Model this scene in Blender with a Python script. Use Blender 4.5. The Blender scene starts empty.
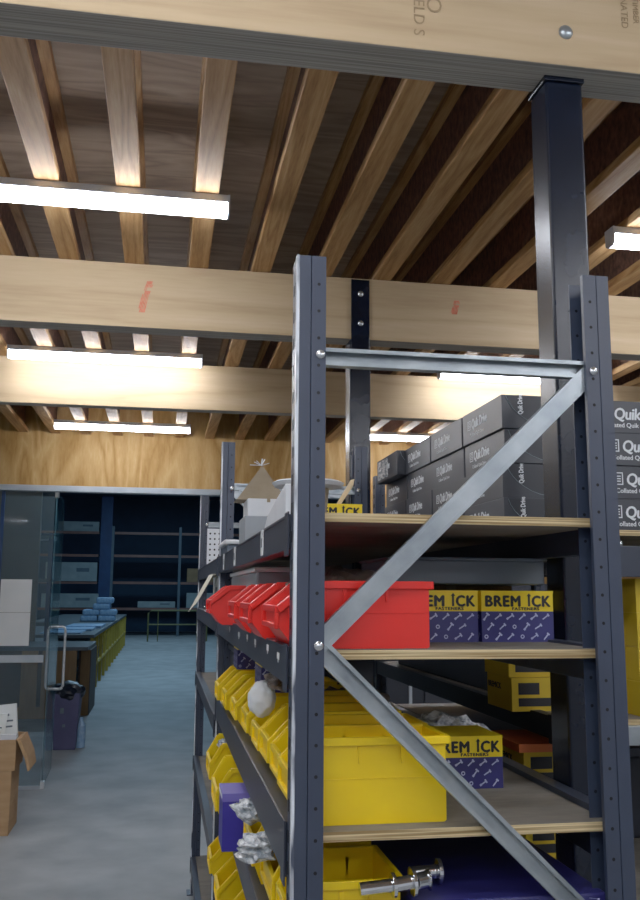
import bpy, bmesh, math, random
from mathutils import Vector, Matrix
random.seed(7)
C = bpy.context.scene.collection
H = 1.75                      # camera height; the measured z values below are relative to it
PI = math.pi

# ------------------------------------------------------------------ materials
def lin(h):
    h = h.lstrip('#'); out = []
    for i in (0, 2, 4):
        c = int(h[i:i+2], 16) / 255
        out.append(c / 12.92 if c <= .04045 else ((c + .055) / 1.055) ** 2.4)
    return (*out, 1)

def mat(name, a, b=None, rough=.6, metal=0, scale=8, stretch=(1, 1, 1), bump=0, bscale=None, detail=4,
        emit=None, es=0, trans=0, alpha=1, coat=0, lo=.3, hi=.7, spec=.5):
    m = bpy.data.materials.new(name); m.use_nodes = True
    nt = m.node_tree; N = nt.nodes; L = nt.links
    p = N['Principled BSDF']
    p.inputs['Roughness'].default_value = rough
    p.inputs['Metallic'].default_value = metal
    p.inputs['Specular IOR Level'].default_value = spec
    if coat: p.inputs['Coat Weight'].default_value = coat; p.inputs['Coat Roughness'].default_value = .15
    p.inputs['Base Color'].default_value = lin(a)
    tc = N.new('ShaderNodeTexCoord'); mp = N.new('ShaderNodeMapping')
    mp.inputs['Scale'].default_value = stretch
    L.new(tc.outputs['Object'], mp.inputs['Vector'])
    nz = N.new('ShaderNodeTexNoise'); nz.inputs['Scale'].default_value = scale; nz.inputs['Detail'].default_value = detail
    L.new(mp.outputs[0], nz.inputs['Vector'])
    r = N.new('ShaderNodeValToRGB')
    r.color_ramp.elements[0].position = lo; r.color_ramp.elements[1].position = hi
    r.color_ramp.elements[0].color = lin(a); r.color_ramp.elements[1].color = lin(b or a)
    L.new(nz.outputs['Fac'], r.inputs[0]); L.new(r.outputs[0], p.inputs['Base Color'])
    if bump:
        bp = N.new('ShaderNodeBump'); bp.inputs['Strength'].default_value = bump; bp.inputs['Distance'].default_value = .01
        n2 = N.new('ShaderNodeTexNoise'); n2.inputs['Scale'].default_value = bscale or scale * 3; n2.inputs['Detail'].default_value = 3
        L.new(mp.outputs[0], n2.inputs['Vector']); L.new(n2.outputs['Fac'], bp.inputs['Height']); L.new(bp.outputs[0], p.inputs['Normal'])
    if emit: p.inputs['Emission Color'].default_value = lin(emit); p.inputs['Emission Strength'].default_value = es
    if trans: p.inputs['Transmission Weight'].default_value = trans
    if alpha < 1: p.inputs['Alpha'].default_value = alpha
    m['ramp'] = r.name
    return m

def wood(name, cols, ringscale=6, stretch=(.5, 6, 6), rough=.65, knots=None, fine=.35, bump=.08, endgrain=None, axis='X'):
    """grained timber: stretched distorted noise bands, fine fibre streaks, optional knots; edges get laminations"""
    m = bpy.data.materials.new(name); m.use_nodes = True
    nt = m.node_tree; N = nt.nodes; L = nt.links; p = N['Principled BSDF']; p.inputs['Roughness'].default_value = rough
    p.inputs['Specular IOR Level'].default_value = .3
    tc = N.new('ShaderNodeTexCoord'); mp = N.new('ShaderNodeMapping'); mp.inputs['Scale'].default_value = stretch
    oi = N.new('ShaderNodeObjectInfo'); ad = N.new('ShaderNodeVectorMath'); ad.operation = 'ADD'
    cm = N.new('ShaderNodeCombineXYZ'); mu = N.new('ShaderNodeMath'); mu.operation = 'MULTIPLY'; mu.inputs[1].default_value = 37
    L.new(oi.outputs['Random'], mu.inputs[0]); L.new(mu.outputs[0], cm.inputs[0]); L.new(mu.outputs[0], cm.inputs[1])
    L.new(tc.outputs['Object'], ad.inputs[0]); L.new(cm.outputs[0], ad.inputs[1]); L.new(ad.outputs[0], mp.inputs['Vector'])
    n1 = N.new('ShaderNodeTexNoise'); n1.inputs['Scale'].default_value = ringscale * .25; n1.inputs['Detail'].default_value = 2; n1.inputs['Distortion'].default_value = .6
    L.new(mp.outputs[0], n1.inputs['Vector'])
    m1 = N.new('ShaderNodeMath'); m1.operation = 'MULTIPLY'; m1.inputs[1].default_value = ringscale; L.new(n1.outputs['Fac'], m1.inputs[0])
    m2 = N.new('ShaderNodeMath'); m2.operation = 'PINGPONG'; m2.inputs[1].default_value = .5; L.new(m1.outputs[0], m2.inputs[0])
    n3 = N.new('ShaderNodeTexNoise'); n3.inputs['Scale'].default_value = ringscale * 5; n3.inputs['Detail'].default_value = 5
    L.new(mp.outputs[0], n3.inputs['Vector'])
    mx = N.new('ShaderNodeMix'); mx.inputs['Factor'].default_value = fine
    L.new(m2.outputs[0], mx.inputs['A']); L.new(n3.outputs['Fac'], mx.inputs['B'])
    r = N.new('ShaderNodeValToRGB'); els = r.color_ramp.elements
    k = len(cols)
    els[0].color = lin(cols[0]); els[0].position = .12; els[1].color = lin(cols[-1]); els[1].position = .62
    for i in range(1, k-1): e = els.new(.12 + .5 * i / (k-1)); e.color = lin(cols[i])
    L.new(mx.outputs['Result'], r.inputs[0]); out = r.outputs[0]
    if knots:
        vo = N.new('ShaderNodeTexVoronoi'); vo.inputs['Scale'].default_value = knots; m3 = N.new('ShaderNodeMapping'); m3.inputs['Scale'].default_value = tuple(.55 if s == min(stretch) else 1 for s in stretch)
        L.new(ad.outputs[0], m3.inputs['Vector']); L.new(m3.outputs[0], vo.inputs['Vector'])
        kr = N.new('ShaderNodeValToRGB'); kr.color_ramp.elements[0].color = (1, 1, 1, 1); kr.color_ramp.elements[0].position = .035
        kr.color_ramp.elements[1].color = (0, 0, 0, 1); kr.color_ramp.elements[1].position = .075
        L.new(vo.outputs['Distance'], kr.inputs[0])
        km = N.new('ShaderNodeMix'); km.data_type = 'RGBA'; km.inputs['B'].default_value = lin('#7b5a38')
        L.new(kr.outputs[0], km.inputs['Factor']); L.new(out, km.inputs['A']); out = km.outputs['Result']
    if endgrain:      # (faces whose normal is near this axis) get laminated stripes instead
        ge = N.new('ShaderNodeNewGeometry'); sp = N.new('ShaderNodeSeparateXYZ')
        L.new(ge.outputs['True Normal'], sp.inputs[0])
        ab = N.new('ShaderNodeMath'); ab.operation = 'ABSOLUTE'; L.new(sp.outputs[endgrain['normal']], ab.inputs[0])
        gt = N.new('ShaderNodeMath'); gt.operation = 'GREATER_THAN' if not endgrain.get('less') else 'LESS_THAN'; gt.inputs[1].default_value = .6; L.new(ab.outputs[0], gt.inputs[0])
        ws = N.new('ShaderNodeTexNoise'); m5 = N.new('ShaderNodeMapping'); m5.inputs['Scale'].default_value = endgrain['stretch']
        L.new(tc.outputs['Object'], m5.inputs['Vector']); L.new(m5.outputs[0], ws.inputs['Vector']); ws.inputs['Scale'].default_value = 1; ws.inputs['Detail'].default_value = 2
        rr = N.new('ShaderNodeValToRGB'); rr.color_ramp.elements[0].position = .38; rr.color_ramp.elements[1].position = .62
        rr.color_ramp.elements[0].color = lin(endgrain['a']); rr.color_ramp.elements[1].color = lin(endgrain['b'])
        L.new(ws.outputs['Fac'], rr.inputs[0])
        em = N.new('ShaderNodeMix'); em.data_type = 'RGBA'; L.new(gt.outputs[0], em.inputs['Factor'])
        L.new(out, em.inputs['A']); L.new(rr.outputs[0], em.inputs['B']); out = em.outputs['Result']
    L.new(out, p.inputs['Base Color'])
    if bump:
        bp = N.new('ShaderNodeBump'); bp.inputs['Strength'].default_value = bump; bp.inputs['Distance'].default_value = .004
        L.new(n3.outputs['Fac'], bp.inputs['Height']); L.new(bp.outputs[0], p.inputs['Normal'])
    return m

M = {}
M['lvl'] = wood('pale laminated timber', ['#b39873', '#c0a680', '#c7ad88', '#cfb793'], 4, (.3, 3, 4), knots=1.6,
                endgrain=dict(normal='Z', stretch=(1.5, 260, 1), a='#8e8a82', b='#b5b0a6'))
M['flange'] = wood('joist flange pine', ['#8a6238', '#a67a49', '#b88e5c', '#c4a070'], 7, (5, .35, 5), knots=1.3, fine=.45)
M['web'] = mat('strand board web', '#4e332a', '#835a45', .8, scale=26, stretch=(1, 1.6, 1), detail=3, bump=.2)
M['deck'] = wood('deck plywood', ['#8a7767', '#a08c78', '#b09b86'], 6, (.6, 4, 4), rough=.8, fine=.3)
M['plywall'] = wood('plywood wall', ['#a5783c', '#b98d4e', '#c89e62', '#d4b07a'], 5, (2.6, 2.6, .55), knots=.9, fine=.35)
M['plyshelf'] = wood('shelf plywood', ['#6d675f', '#7d776d', '#8c857a'], 4, (1.2, 4, 4), rough=.7, fine=.5,
                     endgrain=dict(normal='Z', less=True, stretch=(3, 3, 330), a='#8f7448', b='#e0c998'))
M['post'] = mat('slate powder coat', '#2b3446', '#323c50', .4, scale=5, bump=.03, bscale=300)
M['postchip'] = mat('chipped paint edge', '#3f4859', '#dfe6ee', .4, scale=22, stretch=(1, 1, .22), lo=.40, hi=.5)
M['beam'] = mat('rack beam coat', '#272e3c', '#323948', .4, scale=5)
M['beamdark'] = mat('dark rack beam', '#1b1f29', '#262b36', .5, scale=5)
M['hole'] = mat('punched hole', '#05060a', None, .9)
M['galv'] = mat('galvanised steel', '#8e989f', '#b6bfc3', .36, .75, scale=14, stretch=(1, 1, 1), bump=.05)
M['zinc'] = mat('zinc bolt', '#b9bec2', '#e3e6e8', .25, .9, scale=30)
M['black'] = mat('glossy black enamel', '#0a0f1a', '#101828', .25, 0, scale=8, bump=.03, bscale=160, spec=.35)
M['red'] = mat('red polypropylene', '#ee1c12', '#f8281a', .38, scale=3)
M['yellow'] = mat('yellow polypropylene', '#ffd200', '#ffdc00', .38, scale=3)
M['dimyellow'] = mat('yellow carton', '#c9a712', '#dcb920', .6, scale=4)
M['carton_y'] = mat('carton yellow print', '#f8d400', '#fcdc08', .45, scale=4)
M['carton_n'] = mat('carton navy print', '#23225e', '#2b2b70', .45, scale=6)
M['carton_k'] = mat('carton black print', '#121218', None, .5)
M['carton_l'] = mat('carton pale print', '#9fa5cf', '#c3c8e2', .5, scale=60)
M['quik'] = mat('charcoal carton', '#2c2f36', '#363a42', .42, scale=4)
M['quik2'] = mat('charcoal carton flap', '#22252b', '#2a2d34', .5, scale=4)
M['white'] = mat('white print', '#e6ebee', None, .5)
M['card'] = mat('brown cardboard', '#a98258', '#b9946a', .8, scale=6, stretch=(1, 1, 4))
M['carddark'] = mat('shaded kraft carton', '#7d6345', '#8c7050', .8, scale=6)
M['kraft'] = mat('kraft paper', '#8d7d63', '#a1917a', .8, scale=9, bump=.2)
M['foam'] = mat('white foam sheet', '#d8dde2', '#eef1f4', .5, scale=7)
M['paper'] = mat('white paper', '#dfe5e6', '#eef2f2', .7, scale=3)
M['paleplastic'] = mat('pale grey plastic', '#8f979e', '#a8b0b6', .45, scale=4)
M['greyplastic'] = mat('blue grey plastic', '#566270', '#66727f', .35, scale=4)
M['bag'] = mat('clear crinkled plastic', '#98a2aa', '#f0f4f6', .12, scale=55, stretch=(1, .5, 1.4), bump=.9, bscale=70, lo=.4, hi=.58, spec=.8)
M['brownbag'] = mat('brown crinkled bag', '#4b3f38', '#7d6e63', .3, scale=22, bump=.6, bscale=40)
M['blue'] = mat('blue plastic', '#2c3f9a', '#3d55b8', .4, scale=10)
M['blue2'] = mat('bright blue carton', '#2a2290', '#3229a0', .45, scale=5); M['blue3'] = mat('violet carton lid', '#6a62c0', '#7a72cc', .4, scale=5)
M['tubebody'] = mat('light batten body', '#d5dbe6', None, .4)
M['tube'] = mat('light diffuser', '#ffffff', None, .4, emit='#f1f5ff', es=20)
M['chrome'] = mat('polished steel', '#c8ccd0', '#e8eaec', .15, 1, scale=10)
M['stainless'] = mat('brushed stainless', '#dfe3e5', '#f0f2f3', .35, .4, scale=12)
M['alu'] = mat('aluminium trim', '#a9b3bd', '#bcc5cd', .45, .3, scale=6)
M['concrete'] = mat('concrete floor', '#8b9092', '#adb2b3', .55, scale=2.2, stretch=(1, 1, 1), bump=.08, bscale=9, detail=9)
M['navywall'] = mat('navy wall sheeting', '#16344d', '#1c3d58', .6, scale=2)
M['navysteel'] = mat('navy steel', '#0f2c55', '#153763', .5, scale=3)
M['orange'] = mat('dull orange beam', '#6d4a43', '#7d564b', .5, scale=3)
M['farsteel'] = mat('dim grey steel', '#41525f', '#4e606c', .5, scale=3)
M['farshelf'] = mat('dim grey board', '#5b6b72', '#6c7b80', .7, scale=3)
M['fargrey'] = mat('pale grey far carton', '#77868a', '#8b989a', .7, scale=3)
M['wallgrey'] = mat('grey wall', '#c3c6ca', '#cdd0d3', .8, scale=2)
M['yellowgreen'] = mat('mustard bench steel', '#b89f38', '#c9ae44', .5, scale=6)
M['oldmustard'] = mat('dull mustard steel', '#5f5f38', '#6c6a40', .6, scale=6)
M['counter'] = mat('counter plywood', '#8a6b45', '#9d7b52', .6, scale=5, stretch=(4, 4, .6))
M['counterdark'] = mat('brown counter panel', '#4a3c33', '#57473c', .6, scale=4)
M['countertop'] = mat('grey worktop', '#4b565d', '#5a656b', .4, scale=4)
M['bluepack'] = mat('pale blue wrapped pack', '#6f9cc9', '#a6c6e2', .4, scale=20, bump=.3)
M['binbody'] = mat('purple grey bin', '#3f3f62', '#4b4b70', .5, scale=6)
M['binbag'] = mat('black bin liner', '#12161f', '#1c222e', .3, scale=14, bump=.5)
M['crayon'] = mat('red crayon', '#dc8468', '#d4684c', .9, scale=60)
M['stamp'] = mat('faded ink', '#8d7757', '#a08865', .9, scale=60)
M['inkdark'] = mat('dark ink', '#6b4a35', '#7d5a42', .9, scale=60)

gl = bpy.data.materials.new('door glass'); gl.use_nodes = True
p = gl.node_tree.nodes['Principled BSDF']
p.inputs['Base Color'].default_value = lin('#a9c6d2'); p.inputs['Roughness'].default_value = .03
p.inputs['Alpha'].default_value = .3; p.inputs['Specular IOR Level'].default_value = .6
gl.node_tree.nodes['Principled BSDF'].inputs['Alpha'].default_value = .13; gl.node_tree.nodes['Principled BSDF'].inputs['Base Color'].default_value = lin('#7795a3')
M['glass'] = gl
gl2 = gl.copy(); gl2.name = 'teal edge-on glass'; p = gl2.node_tree.nodes['Principled BSDF']
p.inputs['Base Color'].default_value = lin('#4c7f92'); p.inputs['Alpha'].default_value = .42
M['glass2'] = gl2

# ------------------------------------------------------------------ geometry helpers
class MB:
    def __init__(s): s.b = bmesh.new()
    def _mi(s, fs, mi):
        for f in fs: f.material_index = mi
    def box(s, x0, x1, y0, y1, z0, z1, mi=0):
        v = [s.b.verts.new((x, y, z)) for x in (x0, x1) for y in (y0, y1) for z in (z0, z1)]
        fs = [s.b.faces.new([v[i] for i in q]) for q in ((0, 1, 3, 2), (4, 6, 7, 5), (0, 4, 5, 1), (2, 3, 7, 6), (0, 2, 6, 4), (1, 5, 7, 3))]
        s._mi(fs, mi); return s
    def prism(s, pts, axis, a, b, mi=0):
        """polygon pts (two coordinates) extruded along axis from a to b"""
        def mk(p, t):
            return {'X': (t, p[0], p[1]), 'Y': (p[0], t, p[1]), 'Z': (p[0], p[1], t)}[axis]
        A = [s.b.verts.new(mk(p, a)) for p in pts]; B = [s.b.verts.new(mk(p, b)) for p in pts]
        fs = [s.b.faces.new(A), s.b.faces.new(B[::-1])]
        n = len(pts)
        for i in range(n): fs.append(s.b.faces.new([A[i], B[i], B[(i+1) % n], A[(i+1) % n]]))
        s._mi(fs, mi); return s
    def bar(s, p, q, w, h, up=(0, 0, 1), mi=0):
        p, q = Vector(p), Vector(q); d = (q-p).normalized(); u = Vector(up); r = d.cross(u).normalized(); u = r.cross(d)
        v = [s.b.verts.new(e + r*a*w/2 + u*b*h/2) for e in (p, q) for a, b in ((-1, -1), (1, -1), (1, 1), (-1, 1))]
        fs = [s.b.faces.new([v[i] for i in k]) for k in ((3, 2, 1, 0), (4, 5, 6, 7), (0, 1, 5, 4), (1, 2, 6, 5), (2, 3, 7, 6), (3, 0, 4, 7))]
        s._mi(fs, mi); return s
    def tube(s, pts, r, n=10, mi=0, cap=True):
        pts = [Vector(p) for p in pts]; rings = []
        rs = r if isinstance(r, (list, tuple)) else [r]*len(pts)
        for i, p in enumerate(pts):
            d = (pts[min(i+1, len(pts)-1)] - pts[max(i-1, 0)]).normalized()
            a = Vector((0, 0, 1)) if abs(d.z) < .9 else Vector((1, 0, 0))
            u = d.cross(a).normalized(); w = d.cross(u)
            rings.append([s.b.verts.new(p + rs[i]*(math.cos(t)*u + math.sin(t)*w)) for t in (2*PI*k/n for k in range(n))])
        fs = []
        for A, B in zip(rings, rings[1:]):
            for k in range(n): fs.append(s.b.faces.new([A[k], A[(k+1) % n], B[(k+1) % n], B[k]]))
        if cap: fs += [s.b.faces.new(rings[0][::-1]), s.b.faces.new(rings[-1])]
        s._mi(fs, mi); return s
    def quad(s, pts, mi=0):
        f = s.b.faces.new([s.b.verts.new(p) for p in pts]); f.material_index = mi; return s
    def blob(s, c, r, sub=3, amp=.25, seed=0, mi=0, flat=None):
        from mathutils import noise
        g = bmesh.ops.create_icosphere(s.b, subdivisions=sub, radius=1)
        rv = r if isinstance(r, (tuple, list)) else (r, r, r)
        for v in g['verts']:
            n = v.co.normalized()
            k = 1 + amp * noise.noise(n*2.3 + Vector((seed*7.1, seed*3.3, 0))) + amp*.6 * noise.noise(n*6 + Vector((seed, 5, 2)))
            v.co = Vector((n.x*rv[0]*k, n.y*rv[1]*k, n.z*rv[2]*k))
            if flat is not None and v.co.z < flat: v.co.z = flat
            v.co += Vector(c)
        for v in g['verts']:
            for f in v.link_faces: f.material_index = mi
        return s
    def disc_y(s, x, y, z, r, mi=0, n=10, ax='Y'):
        vs = []
        for k in range(n):
            t = 2*PI*k/n; a, b = r*math.cos(t), r*math.sin(t)
            vs.append(s.b.verts.new((x+a, y, z+b) if ax == 'Y' else (x, y+a, z+b)))
        f = s.b.faces.new(vs); f.material_index = mi; return s
    def mesh(s, name, mats, smooth=False, recalc=True):
        if recalc: bmesh.ops.recalc_face_normals(s.b, faces=s.b.faces)
        me = bpy.data.meshes.new(name); s.b.to_mesh(me); s.b.free()
        for m in (mats if isinstance(mats, (list, tuple)) else [mats]): me.materials.append(M[m] if isinstance(m, str) else m)
        if smooth:
            for q in me.polygons: q.use_smooth = True
        return me
    def obj(s, name, mats, parent=None, bevel=0, smooth=False, loc=(0, 0, 0), rz=0, seg=2):
        o = bpy.data.objects.new(name, s.mesh(name, mats, smooth)); C.objects.link(o)
        o.parent = parent; o.location = loc; o.rotation_euler = (0, 0, rz)
        if bevel:
            b = o.modifiers.new('bevel', 'BEVEL'); b.width = bevel; b.segments = seg; b.limit_method = 'ANGLE'; b.angle_limit = .7
        return o

def tag(o, label, cat, group=None, kind=None):
    if label: o['label'] = label
    if cat: o['category'] = cat
    if group: o['group'] = group
    if kind: o['kind'] = kind
    return o
def thing(name, label, cat, loc=(0, 0, 0), rz=0, group=None):
    o = bpy.data.objects.new(name, None); C.objects.link(o); o.empty_display_size = .05
    o.location = loc; o.rotation_euler = (0, 0, rz); return tag(o, label, cat, group)
def struct(o): o['kind'] = 'structure'; return o
def dup(src, loc, rz=0, label=None, group=None):
    r = src.copy(); C.objects.link(r); r.location = loc; r.rotation_euler = (0, 0, rz)
    if label: r['label'] = label
    if group: r['group'] = group
    for ch in list(src.children):
        c = ch.copy(); C.objects.link(c); c.parent = r
        for g in list(ch.children):
            d = g.copy(); C.objects.link(d); d.parent = c
    return r

_tc = {}
def text_mesh(txt, size, m, bold=.02, shear=0, sx=1, align='LEFT', space=1):
    key = (txt, size, m, bold, shear, sx, align, space)
    if key in _tc: return _tc[key]
    cu = bpy.data.curves.new('t', 'FONT'); cu.body = txt; cu.size = size; cu.shear = shear
    cu.align_x = align; cu.space_character = space; cu.resolution_u = 3; cu.extrude = .0002
    o = bpy.data.objects.new('t', cu); C.objects.link(o)
    dg = bpy.context.evaluated_depsgraph_get(); me = bpy.data.meshes.new_from_object(o.evaluated_get(dg))
    if bold:                    # heavier strokes: the glyph repeated with tiny shifts, all one mesh
        bb = bmesh.new(); w_ = bold*size*1.1
        for i, (dx, dy) in enumerate(((0, 0), (w_, 0), (-w_, 0), (0, w_*.7), (0, -w_*.7))):
            m2 = me.copy(); m2.transform(Matrix.Translation((dx, dy, i*.00002))); bb.from_mesh(m2); bpy.data.meshes.remove(m2)
        bb.to_mesh(me); bb.free()
    bpy.data.objects.remove(o); bpy.data.curves.remove(cu)
    me.transform(Matrix.Scale(sx, 4, (1, 0, 0))); me.name = 'lettering'
    me.materials.clear(); me.materials.append(M[m]); _tc[key] = me; return me
def text(txt, size, m, parent, loc, face='-Y', name='lettering', rot=0, **k):
    o = bpy.data.objects.new(name, text_mesh(txt, size, m, **k)); C.objects.link(o); o.parent = parent; o.location = loc
    base = {'-Y': Matrix.Rotation(PI/2, 4, 'X'), '-X': Matrix.Rotation(-PI/2, 4, 'Z') @ Matrix.Rotation(PI/2, 4, 'X'), '-Z': Matrix.Rotation(PI, 4, 'X')}[face]
    o.rotation_euler = (base @ Matrix.Rotation(rot, 4, 'Z')).to_euler(); return o

ORD = ['first', 'second', 'third', 'fourth', 'fifth', 'sixth', 'seventh', 'eighth', 'ninth', 'tenth', 'eleventh', 'twelfth', 'thirteenth', 'fourteenth', 'fifteenth', 'sixteenth']

# ------------------------------------------------------------------ camera
f_, yaw, pitch, roll = 898.5, .1712, .15817, .00628
cy, sy, cp, sp_ = math.cos(yaw), math.sin(yaw), math.cos(pitch), math.sin(pitch)
Fv = Vector((sy*cp, cy*cp, sp_)); r0 = Vector((cy, -sy, 0)); u0 = r0.cross(Fv)
Rv = math.cos(roll)*r0 + math.sin(roll)*u0; Uv = -math.sin(roll)*r0 + math.cos(roll)*u0
cam = bpy.data.cameras.new('camera'); co = bpy.data.objects.new('camera', cam); C.objects.link(co)
cam.sensor_fit = 'VERTICAL'; cam.sensor_height = 36; cam.lens = f_/900*36; cam.clip_start = .05; cam.clip_end = 200
co.matrix_world = Matrix(((Rv.x, Uv.x, -Fv.x, 0), (Rv.y, Uv.y, -Fv.y, 0), (Rv.z, Uv.z, -Fv.z, H), (0, 0, 0, 1)))
bpy.context.scene.camera = co

# ------------------------------------------------------------------ setting
WY = 8.7                                   # plane of the plywood wall with the glass door
struct(MB().box(-6, 10, -4, 45, -.1, 0).obj('floor', 'concrete'))
struct(MB().box(-6, 10, -4, WY+.1, H+1.78, H+1.81).obj('ceiling', 'deck'))
struct(MB().box(-6, 10, -4.1, -4, 0, H+1.78).obj('wall_back', 'wallgrey'))
struct(MB().box(-6.1, -6, -4, WY, 0, H+1.78).obj('wall_left', 'wallgrey'))
struct(MB().box(10, 10.1, -4, WY, 0, H+1.78).obj('wall_right', 'wallgrey'))
struct(MB().box(-6, 10, WY, WY+.1, H+.985, H+1.78).obj('wall_header', 'plywall'))
struct(MB().box(1.86, 10, WY, WY+.1, 0, H+.985).obj('wall_front', 'plywall'))
struct(MB().box(-6, 1.86, WY-.015, WY+.1, H+.93, H+.985).obj('trim_1', 'alu', bevel=.004))
struct(MB().box(1.83, 1.86, WY-.015, WY+.1, 0, H+.93).obj('trim_2', 'alu'))
# far warehouse shell
struct(MB().box(-9, 10, 42, 42.2, 0, 6).obj('wall_far', 'navywall'))
struct(MB().box(-9.1, -9, WY+.1, 42, 0, 6).obj('wall_far_left', 'navywall'))
struct(MB().box(10, 10.1, WY+.1, 42, 0, 6).obj('wall_far_right', 'navywall'))
struct(MB().box(-9.1, 10.1, WY+.1, 42.2, 6, 6.1).obj('ceiling_far', 'navywall'))

# ---- floor joists (I-joists) of the mezzanine
def make_joist():
    t = thing('ceiling_joist', 'joist', 'joist')
    y0, y1 = -3.9, WY-.01
    MB().box(-.044, .044, y0, y1, 0, .038).obj('bottom_flange', 'flange', t, bevel=.003)
    MB().box(-.005, .005, y0, y1, .038, .262).obj('web', 'web', t)
    MB().box(-.044, .044, y0, y1, .262, .299).obj('top_flange', 'flange', t, bevel=.003)
    return t
jo = make_joist()
JX = [-.172 + .29*i for i in range(-7, 18)]
for i, x in enumerate(JX):
    k = i - 7
    lab = ('pale-flanged timber I-joist, ' + (
        f'{ORD[-k-1]} left of the lit pair above the near left light' if k < 0 else
        'left one of the lit pair above the near left light' if k == 0 else
        'right one of the lit pair above the near left light' if k == 1 else
        f'{ORD[k-2]} one right of the lit pair' if k < 18 else ''))
    o = jo if i == 0 else dup(jo, (0, 0, 0))
    o.location = (x, 0, H+1.481); o['label'] = lab; o['group'] = 'ceiling joists above the beams'

# ---- cross beams
def beam(y, th, z0, z1, label, x0=-5.9, x1=9.9):
    t = thing('timber_beam', label, 'beam', (0, y, H))
    MB().box(x0, x1, 0, th, z0, z1).obj('beam_body', 'lvl', t, bevel=.003)
    return t
b1 = beam(1.745, .118, 1.18, 1.479, 'thick pale laminated timber beam nearest the camera, on the black post')
b2 = beam(4.0, .11, 1.18, 1.479, 'pale laminated timber beam with a red crayon mark, second from the camera')
b3 = beam(5.81, .09, 1.18, 1.479, 'pale timber beam lit by a batten light, third from the camera')
# bolts and mill stamps on the beams
def dome(parent, x, y, z, r, name='bolt', m='zinc'):
    mb = MB()
    mb.tube([(x, y, z), (x, y-.002, z), (x, y-r*.35, z), (x, y-r*.55, z)], [r, r, r*.75, r*.3], 14)
    return mb.obj(name, m, parent, smooth=True)
dome(b1, .862, 0, 1.262, .017, m='galv')
dome(b1, .50, 0, 1.335, .007, m='hole')
text('SHIELD S', .036, 'stamp', b1, (.505, -.002, 1.352), rot=-PI/2, bold=.0, name='mill_stamp')
text('A', .035, 'stamp', b1, (.562, -.002, 1.335), rot=-PI/2, bold=.0, name='mill_stamp')
text('O', .05, 'stamp', b1, (.535, -.002, 1.31), rot=-PI/2, bold=.0, name='mill_stamp')
text('LAMINATED', .024, 'stamp', b1, (1.0, -.002, 1.42), rot=-PI/2, bold=0, name='mill_stamp')
text('TIMBER', .02, 'stamp', b1, (1.03, -.002, 1.37), rot=-PI/2, bold=0, name='mill_stamp')
def crayon(parent, pts, w):
    mb = MB(); rnd = random.Random(3)
    for k in range(5):
        off = (k-2)*w*.22; n = 9
        for i in range(n):
            if rnd.random() < .2: continue
            def at(t):
                q = t*(len(pts)-1); j = min(int(q), len(pts)-2); u = q-j
                return pts[j][0]*(1-u)+pts[j+1][0]*u, pts[j][1]*(1-u)+pts[j+1][1]*u
            (xa, za), (xb, zb_) = at(i/n), at((i+.97)/n); hw = w*rnd.uniform(.05, .1)
            y = -.0012-.0002*k
            mb.quad([(xa+off-hw, y, za), (xa+off+hw, y, za), (xb+off+hw, y, zb_), (xb+off-hw, y, zb_)])
    return mb.obj('crayon_mark', 'crayon', parent)
crayon(b2, [(-.096, 1.40), (-.118, 1.33), (-.135, 1.25)], .03)
crayon(b2, [(1.36, 1.40), (1.34, 1.33)], .03)

# ---- black steel posts
t = thing('steel_post', 'glossy black square steel post under the near timber beam', 'post', (.83, 1.79, 0))
MB().box(0, .09, 0, .089, .012, H+1.168).obj('post_shaft', 'black', t, bevel=.006, seg=3)
MB().box(-.004, .094, -.004, .093, H+1.168, H+1.18).obj('top_plate', 'black', t, bevel=.002)
MB().box(-.05, .14, -.05, .139, 0, .012).obj('base_plate', 'black', t, bevel=.002)
t = thing('steel_post', 'black steel post with a bolted plate on the second timber beam', 'post', (.83, 4.0, 0))
MB().box(0, .1, .002, .1, 0, H+1.178).obj('post_shaft', 'black', t, bevel=.006, seg=3)
MB().box(.005, .093, -.012, -.001, H+1.12, H+1.47).obj('bolt_plate', 'black', t, bevel=.002)
for z in (1.40, 1.255): dome(t, .05, -.012, H+z, .015, name='plate_bolt')

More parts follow.
